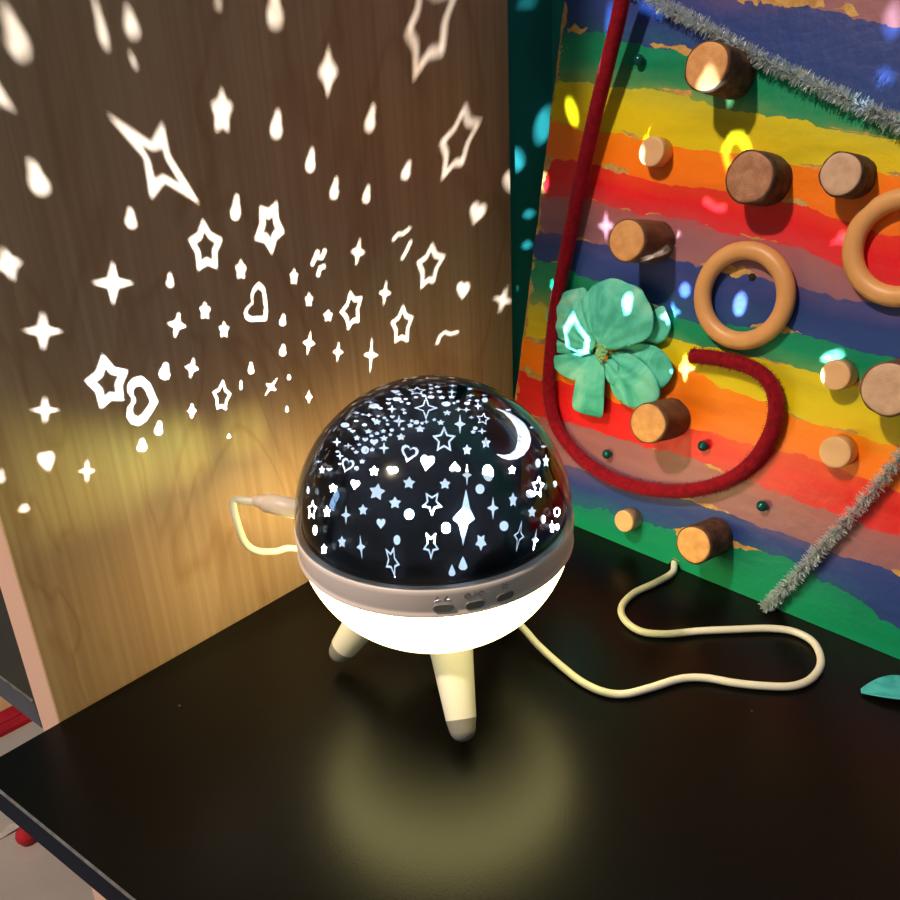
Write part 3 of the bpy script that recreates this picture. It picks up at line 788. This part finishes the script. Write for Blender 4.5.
bd = empty('painted_board', tuple(bp((UL+UR)/2, 0)), 'wooden board painted in rainbow stripes leaning on the teal wall', 'board')
nu, nv = 190, 200
vs_, fs_, st_, ed_ = [], [], [], []
for i in range(nu+1):
    for j in range(nv+1):
        u = UL + (UR-UL)*i/nu; v = VT*j/nv
        wob = 0.0
        if i == 0: wob = .0012*noise.noise(V3((v*60, 0, 0)))
        P = bp(u + wob, v)
        if j == 0:
            g = .0052 if abs(P.y - (CE.y + .0035)) < .0042 else .0002
            P = P + ZUP*(-P.z + g)
        vs_.append(P); st_.append(sval(u, v)); ed_.append(min((u-UL)/.014, v/.004 + .35))
for i in range(nu):
    for j in range(nv):
        k = i*(nv+1)+j; fs_.append((k, k+1, k+nv+2, k+nv+1))
mi = [0]*len(fs_)
# back and sides
loopi = [i*(nv+1) for i in range(nu+1)] + [nu*(nv+1)+j for j in range(1, nv+1)] + [i*(nv+1)+nv for i in range(nu-1, -1, -1)] + [j for j in range(nv-1, 0, -1)]
nb = len(vs_)
for k in loopi:
    P = vs_[k] - BN*BT
    if vs_[k].z < .006: P.z = vs_[k].z
    vs_.append(P); st_.append(0); ed_.append(9)
L_ = len(loopi)
for i in range(L_):
    fs_.append((loopi[i], loopi[(i+1) % L_], nb+(i+1) % L_, nb+i)); mi.append(1)
fs_.append(tuple(nb+i for i in range(L_))); mi.append(1)
o = mesh('painted_panel', vs_, fs_, None, bd, smooth=False, mats=[M['board'], M['board_side']], midx=mi, attr={'stripe': st_, 'edge': ed_})
# dark disc seen through the ring, coloured for the shade in a drilled hole
P = onb(752, 277, .0004); q = MB(); q.tube([P, P - BN*.004], .0021, 16); q.build('dark_hole_disc', M['hole'], bd)

# ------------------------------------------------------------------ pegs
def peg(px, py, r, L, kind, face, label, name='log_peg', squash=1.0):
    """px, py: centre of the cut face"""
    fc = onb(px, py, L); base = fc - BN*L
    rt = empty(name, tuple(base), label, 'peg', 'log pegs on the painted board' if name == 'log_peg' else 'smooth dowel pegs on the painted board')
    seg = 40; barky = kind != 'dowel'
    ph = random.random()*10
    def rr(a): return r*(1 + (.05*noise.noise(V3((math.cos(a)*1.3+ph, math.sin(a)*1.3, ph))) if barky else 0))
    A, B = BU, BV
    # wood core: rings from the board to the rounded cut face
    core = .985 if barky else 1.0
    prof = [(core, .0003), (core, L*.9), (core, L-.0009), (core*.975, L-.0002), (core*.93, L)]
    v, f, rad = [], [], []
    for (k, h) in prof:
        for s_ in range(seg):
            a = 2*PI*s_/seg; v.append(base + (A*math.cos(a) + B*math.sin(a))*rr(a)*k + BN*h); rad.append(k)
    for k in (.75, .55, .35, .15):
        for s_ in range(seg):
            a = 2*PI*s_/seg; v.append(base + (A*math.cos(a) + B*math.sin(a))*rr(a)*k + BN*(L + (noise.noise(V3((math.cos(a)*k*3, math.sin(a)*k*3, ph)))*.0004 if barky else 0))); rad.append(k)
    n = len(prof)+4
    for i in range(n-1):
        for s_ in range(seg):
            t_ = (s_+1) % seg; f.append((i*seg+s_, i*seg+t_, (i+1)*seg+t_, (i+1)*seg+s_))
    f.append(tuple(range((n-1)*seg, n*seg))); f.append(tuple(reversed(range(seg))))
    mesh('wood', v, f, M[face], rt, attr={'rad': rad})
    if barky:
        v, f = [], []
        nh = 10
        for i in range(nh+1):
            h = .0003 + (L-.0010)*i/nh
            for s_ in range(seg*2):
                a = PI*s_/seg
                bmp_ = 1.045 + .035*noise.noise(V3((math.cos(a)*3.5, math.sin(a)*3.5, h*90+ph)))
                v.append(base + (A*math.cos(a) + B*math.sin(a))*rr(a)*bmp_ + BN*h)
        for s_ in range(seg*2):
            a = PI*s_/seg; v.append(base + (A*math.cos(a) + B*math.sin(a))*rr(a)*.975 + BN*(L-.0006))
        for i in range(nh+1):
            for s_ in range(seg*2):
                t_ = (s_+1) % (seg*2); f.append((i*seg*2+s_, i*seg*2+t_, (i+1)*seg*2+t_, (i+1)*seg*2+s_))
        mesh('bark', v, f, M[kind], rt)
    return rt
peg(706, 66, .0121, .030, 'bark', 'cut_gold', 'thick log peg with dark bark under the upper silver tinsel, white light on its face')
peg(749, 177, .0129, .021, 'bark', 'cut_brown', 'dark bark log peg with rough brown cut face above the full wooden ring')
peg(840, 174, .0101, .019, 'bark', 'cut_pale', 'log peg with pale rough cut face beside the cropped wooden ring')
peg(626, 241, .0115, .032, 'bark2', 'cut_gold', 'long brown log peg just above the teal flower')
peg(647.5, 423.5, .0114, .027, 'bark2', 'cut_gold', 'brown log peg inside the loop of red chenille, right below the flower')
peg(693, 545, .0106, .026, 'bark', 'cut_gold', 'log peg near the bottom edge of the board where the white cable ends')
peg(888, 390, .0126, .024, 'bark2', 'cut_pale', 'big brown log peg cut off by the right edge of the picture')
peg(651, 151.5, .0083, .010, 'dowel', 'dowel', 'small smooth dowel peg on the orange stripe beside the red chenille stem', 'dowel_peg')
peg(835, 375.5, .0076, .011, 'dowel', 'dowel', 'small smooth dowel peg lit green at its left on the yellow stripe', 'dowel_peg')
peg(834.5, 452.5, .0082, .010, 'dowel', 'dowel', 'small smooth dowel peg beside the lower silver tinsel stem', 'dowel_peg')
peg(623.5, 521.5, .0068, .011, 'dowel', 'dowel', 'smallest smooth dowel peg, low on the green stripe next to the lamp', 'dowel_peg')

# ------------------------------------------------------------------ wooden rings
def ring(px, py, Rm, r, label, ex=1.0):
    c = onb(px, py, r*.9); seg, sg = 96, 20; v, f = [], []
    for i in range(seg):
        a = 2*PI*i/seg; d = BU*math.cos(a) + BV*math.sin(a)
        for k in range(sg):
            b_ = 2*PI*k/sg; v.append(c + d*(Rm + r*math.cos(b_)*ex) + BN*r*.88*math.sin(b_))
    for i in range(seg):
        for k in range(sg):
            i2, k2 = (i+1) % seg, (k+1) % sg; f.append((i*sg+k, i2*sg+k, i2*sg+k2, i*sg+k2))
    o = mesh('wooden_ring', v, f, M['ringwood'], loc=c - BN*r*.9)
    tag(o, label, 'ring', 'wooden rings on the painted board'); return o
ring(743, 296, .0241, .0050, 'natural wooden ring fixed on the blue stripe, shown whole', 1.0)
ring(902, 248, .0229, .0051, 'natural wooden ring cropped by the right edge, over the red stripe', 1.0)

# ------------------------------------------------------------------ pearl beads
def bead(px, py, r, label):
    c = onb(px, py, r*.95); v, f = lathe([(max(1e-5, r*math.sin(PI*i/16)), -r*math.cos(PI*i/16)) for i in range(17)], c, 28)
    tag(mesh('pearl_bead', v, f, M['bead'], loc=c - BN*r*.95), label, 'bead', 'pearl beads on the painted board')
bead(639, 60, .0032, 'dark teal pearl bead on the green stripe at the top of the board')
bead(607, 454, .0030, 'dark teal pearl bead at the left inside the red chenille loop')
bead(703, 446, .0031, 'dark teal pearl bead right of the log peg inside the chenille loop')
bead(762, 506, .0031, 'dark teal pearl bead on the mauve stripe below the chenille loop')

# ------------------------------------------------------------------ red chenille stem
path = [(628,-30,.020),(618,20,.016),(606,70,.013),(594,120,.010),(583,170,.008),(574,215,.007),(565,260,.006),(556,305,.0055),(551,350,.0055),(549,392,.0055),(556,425,.0055),(575,452,.0055),(600,472,.0055),(630,485,.0055),(665,491,.0055),(700,489,.0055),(732,478,.0055),(756,458,.0055),(772,430,.0055),(776,402,.0055),(768,380,.0055),(750,367,.0055),(725,360,.0055),(706,357,.0055),(692,356,.0055)]
pts = catmull([onb(x, y, h) for x, y, h in path], 8)
L0 = len(pts)
rad = [.0050 if i < L0*.25 else .0046 for i in range(L0)]
st = empty('chenille_stem', tuple(pts[L0//2]), 'dark red chenille stem curling around the teal flower on the board', 'pipe cleaner')
q = MB(); q.tube(pts, [r_*.9 for r_ in rad], 18); q.build('chenille', M['red_chenille'], st)
def fibres(pts, rad, count, ln, w, name, material, parent, jitter=.5):
    q = MB(); n = len(pts)
    for _ in range(count):
        t_ = random.random()*(n-1.001); i = int(t_); p = pts[i].lerp(pts[i+1], t_-i); tg = (pts[i+1]-pts[i]).normalized()
        a = tg.orthogonal().normalized(); an = random.random()*2*PI
        d = (Matrix.Rotation(an, 3, tg) @ a); d = (d + tg*random.uniform(-jitter, jitter)).normalized()
        s_ = d.cross(tg).normalized(); s_ = (s_ + tg*random.uniform(-1, 1)).normalized()*w
        l = ln*random.uniform(.75, 1.2); r0 = rad[i]*.2
        p0, p1 = p + d*r0, p + d*l
        q.add([p0 - s_, p0 + s_, p1 + s_*.7, p1 - s_*.7], [(0, 1, 2, 3)])
    return q.build(name, material, parent, smooth=False)
fibres(pts, rad, 9000, .0049, .00016, 'fuzz', M['red_chenille'], st, .25)

# ------------------------------------------------------------------ silver tinsel stems
def tinsel(p, label, count, ln, lift=.005):
    pts = catmull([onb(x, y, h) for x, y, h in p], 16)
    rt = empty('tinsel_stem', tuple(pts[len(pts)//2]), label, 'pipe cleaner', 'silver tinsel stems on the painted board')
    q = MB()
    for ph in (0, PI):
        hel = []
        n = len(pts)
        tot = 0
        for i, P in enumerate(pts):
            tg = (pts[min(i+1, n-1)]-pts[max(i-1, 0)]).normalized(); a = BN; b_ = tg.cross(a); tot += (P-pts[i-1]).length if i else 0
            hel.append(P + (a*math.cos(tot*2000+ph) + b_*math.sin(tot*2000+ph))*.0005)
        q.tube(hel, .0004, 6)
    q.build('twisted_wire', M['wire'], rt)
    fibres(pts, [.002]*len(pts), count, ln, .00036, 'foil_fibres', M['tinsel'], rt, .35)
tinsel([(626,-18,.0055),(660,4,.0055),(700,24,.0055),(748,52,.0065),(800,78,.0055),(850,101,.0055),(900,124,.0055),(950,148,.0055)], 'silver tinsel stem slanting across the top of the board', 3600, .0048)
tinsel([(935,420,.0055),(900,458,.0055),(870,494,.0055),(835,533,.0055),(805,566,.0055),(780,593,.005),(766,607,.004)], 'silver tinsel stem slanting up from the bottom edge of the board', 2600, .0043)

# ------------------------------------------------------------------ flower
def petal(poly, parent, base_h, lift, name='petal', material='petal', off=(500, 200), sc=4.5, plane=None, tilt=(0, 0), ruff=.0006):
    px = [(off[0] + x/sc, off[1] + y/sc) for x, y in poly]; px = [(602 + (x-602)*1.05 - 1, 345 + (y-345)*1.03) for x, y in px]
    U = [buv(onb(x, y, base_h)) for x, y in px]
    sm = catmull([(a, b, 0) for a, b in U], 5, closed=True); P2 = [(p.x, p.y) for p in sm]
    if sum(P2[i-1][0]*P2[i][1] - P2[i][0]*P2[i-1][1] for i in range(len(P2))) < 0: P2 = P2[::-1]
    us = [p[0] for p in P2]; vs = [p[1] for p in P2]
    cu, cv = sum(us)/len(us), sum(vs)/len(vs)
    pts = list(P2); st = .0013
    def inside(x, y):
        r = False; n = len(P2)
        for i in range(n):
            (x1, y1), (x2, y2) = P2[i], P2[i-1]
            if (y1 > y) != (y2 > y) and x < (x2-x1)*(y-y1)/(y2-y1)+x1: r = not r
        return r
    x = min(us)
    while x < max(us):
        y = min(vs)
        while y < max(vs):
            if inside(x, y) and min(math.hypot(x-a, y-b) for a, b in P2) > st*.5: pts.append((x, y))
            y += st
        x += st
    vo, eo, fo, ov, oe, of = delaunay_2d_cdt([Vector(p) for p in pts], [], [list(range(len(P2)))], 1, 1e-7)
    Rr = max(math.hypot(a-cu, b-cv) for a, b in P2)
    fcx, fcy = buv(onb(602, 350, .005))
    V = []
    for p in vo:
        d = math.hypot(p.x-cu, p.y-cv)/Rr
        ang = math.atan2(p.y-fcy, p.x-fcx); dc = math.hypot(p.x-fcx, p.y-fcy)
        h = base_h + lift*(1 - d*d) + tilt[0]*(p.x-cu) + tilt[1]*(p.y-cv) + ruff*math.sin(ang*22)*min(1, dc/.008)
        V.append(bp(p.x, p.y, max(.0006, h)))
    o = mesh(name, V, [tuple(f) for f, s in zip(fo, of) if s], M[material], parent)
    sd = o.modifiers.new('thick', 'SOLIDIFY'); sd.thickness = .0005; sd.offset = 0
    return o
fl = empty('flower', tuple(onb(603, 348)), 'teal fabric flower with broad petals stuck on the painted board', 'flower')
petal([(230,530),(245,480),(300,430),(350,408),(400,412),(400,520),(380,600),(330,640),(270,610)], fl, .004, .004)
petal([(690,500),(730,485),(760,560),(745,620),(700,648),(650,635),(655,560)], fl, .003, .002)
petal([(222,662),(255,622),(330,655),(430,680),(340,695),(280,686)], fl, .004, .001)
petal([(232,712),(330,690),(430,690),(380,760),(350,805),(290,775)], fl, .005, .002)
petal([(530,690),(600,643),(700,658),(768,725),(762,800),(715,845),(680,800),(600,740)], fl, .004, .003)
petal([(345,890),(360,800),(380,710),(430,690),(475,720),(480,830),(468,960),(412,958),(350,935)], fl, .006, .003)
petal([(490,700),(560,680),(640,720),(700,790),(715,860),(690,905),(625,925),(560,905),(520,860),(500,780)], fl, .006, .004)
petal([(480,725),(520,720),(540,770),(520,830),(485,800)], fl, .009, .001)
petal([(310,640),(320,520),(360,455),(400,500),(430,580),(440,650),(400,690),(340,675)], fl, .0085, .002)
petal([(378,480),(415,405),(510,362),(590,385),(640,410),(675,480),(690,540),(665,620),(600,652),(520,672),(465,655),(430,610),(405,550)], fl, .0095, .005)
q = MB()
for k in range(26):
    a = k*2.4; r_ = .0042*math.sqrt(k/26); c = onb(602, 352, .011) + BU*r_*math.cos(a)*.9 + BV*r_*math.sin(a)*1.5 + BN*(.0015*(1-k/26))
    v, f = lathe([(max(1e-5, .0012*math.sin(PI*i/6)), -.0013*math.cos(PI*i/6)) for i in range(7)], c, 10); q.add(v, f)
q.build('centre', M['centre'], fl)

# loose turquoise petal lying on the desk
p0, p1 = onz(862, 691, .002), onz(925, 690, .002)
axd = (p1-p0).normalized(); Lp = (p1-p0).length; sdv = ZUP.cross(axd)
v, f = [], []
nl, nw = 24, 8
for i in range(nl+1):
    t_ = i/nl; w = .0088*math.sin(PI*min(1, t_*.72+.02))**.8
    for j in range(nw+1):
        s_ = j/nw*2-1
        v.append(p0 + axd*Lp*t_ + sdv*w*s_ + ZUP*(.0012*(s_*s_) + .002*math.sin(t_*3) + .0003*math.sin(s_*14) - .0012))
for i in range(nl):
    for j in range(nw): k = i*(nw+1)+j; f.append((k, k+nw+1, k+nw+2, k+1))
o = mesh('loose_petal', v, f, M['petal_blue'], loc=(p0.x, p0.y, 0)); o.modifiers.new('s', 'SOLIDIFY').thickness = .0004
tag(o, 'loose turquoise petal lying on the black desk at the right', 'petal')

# ------------------------------------------------------------------ room light: one warm ceiling spotlight
LP = V3((-.80, .56, 1.62)); T = V3((.45, .18, .17)); dd = (T - LP).normalized()
l = bpy.data.lights.new('ceiling_light', 'SPOT'); l.energy = 124; l.color = (1, .80, .60); l.shadow_soft_size = .05; l.spot_size = math.radians(120); l.spot_blend = .4
lo = bpy.data.objects.new('ceiling_spotlight', l); COL.objects.link(lo); lo.location = LP; lo.rotation_euler = dd.to_track_quat('-Z', 'Y').to_euler()

w = bpy.data.worlds.new('world'); S.world = w; w.use_nodes = True
bg = w.node_tree.nodes['Background']; bg.inputs['Color'].default_value = (.93, 1, 1, 1); bg.inputs['Strength'].default_value = .15
S.view_settings.view_transform = 'Standard'; S.view_settings.look = 'None'; S.view_settings.gamma = 1; S.view_settings.exposure = 0
S.view_settings.use_curve_mapping = False
S.cycles.use_denoising = True
S.cycles.max_bounces = 8; S.cycles.transparent_max_bounces = 16; S.cycles.sample_clamp_indirect = 2.0
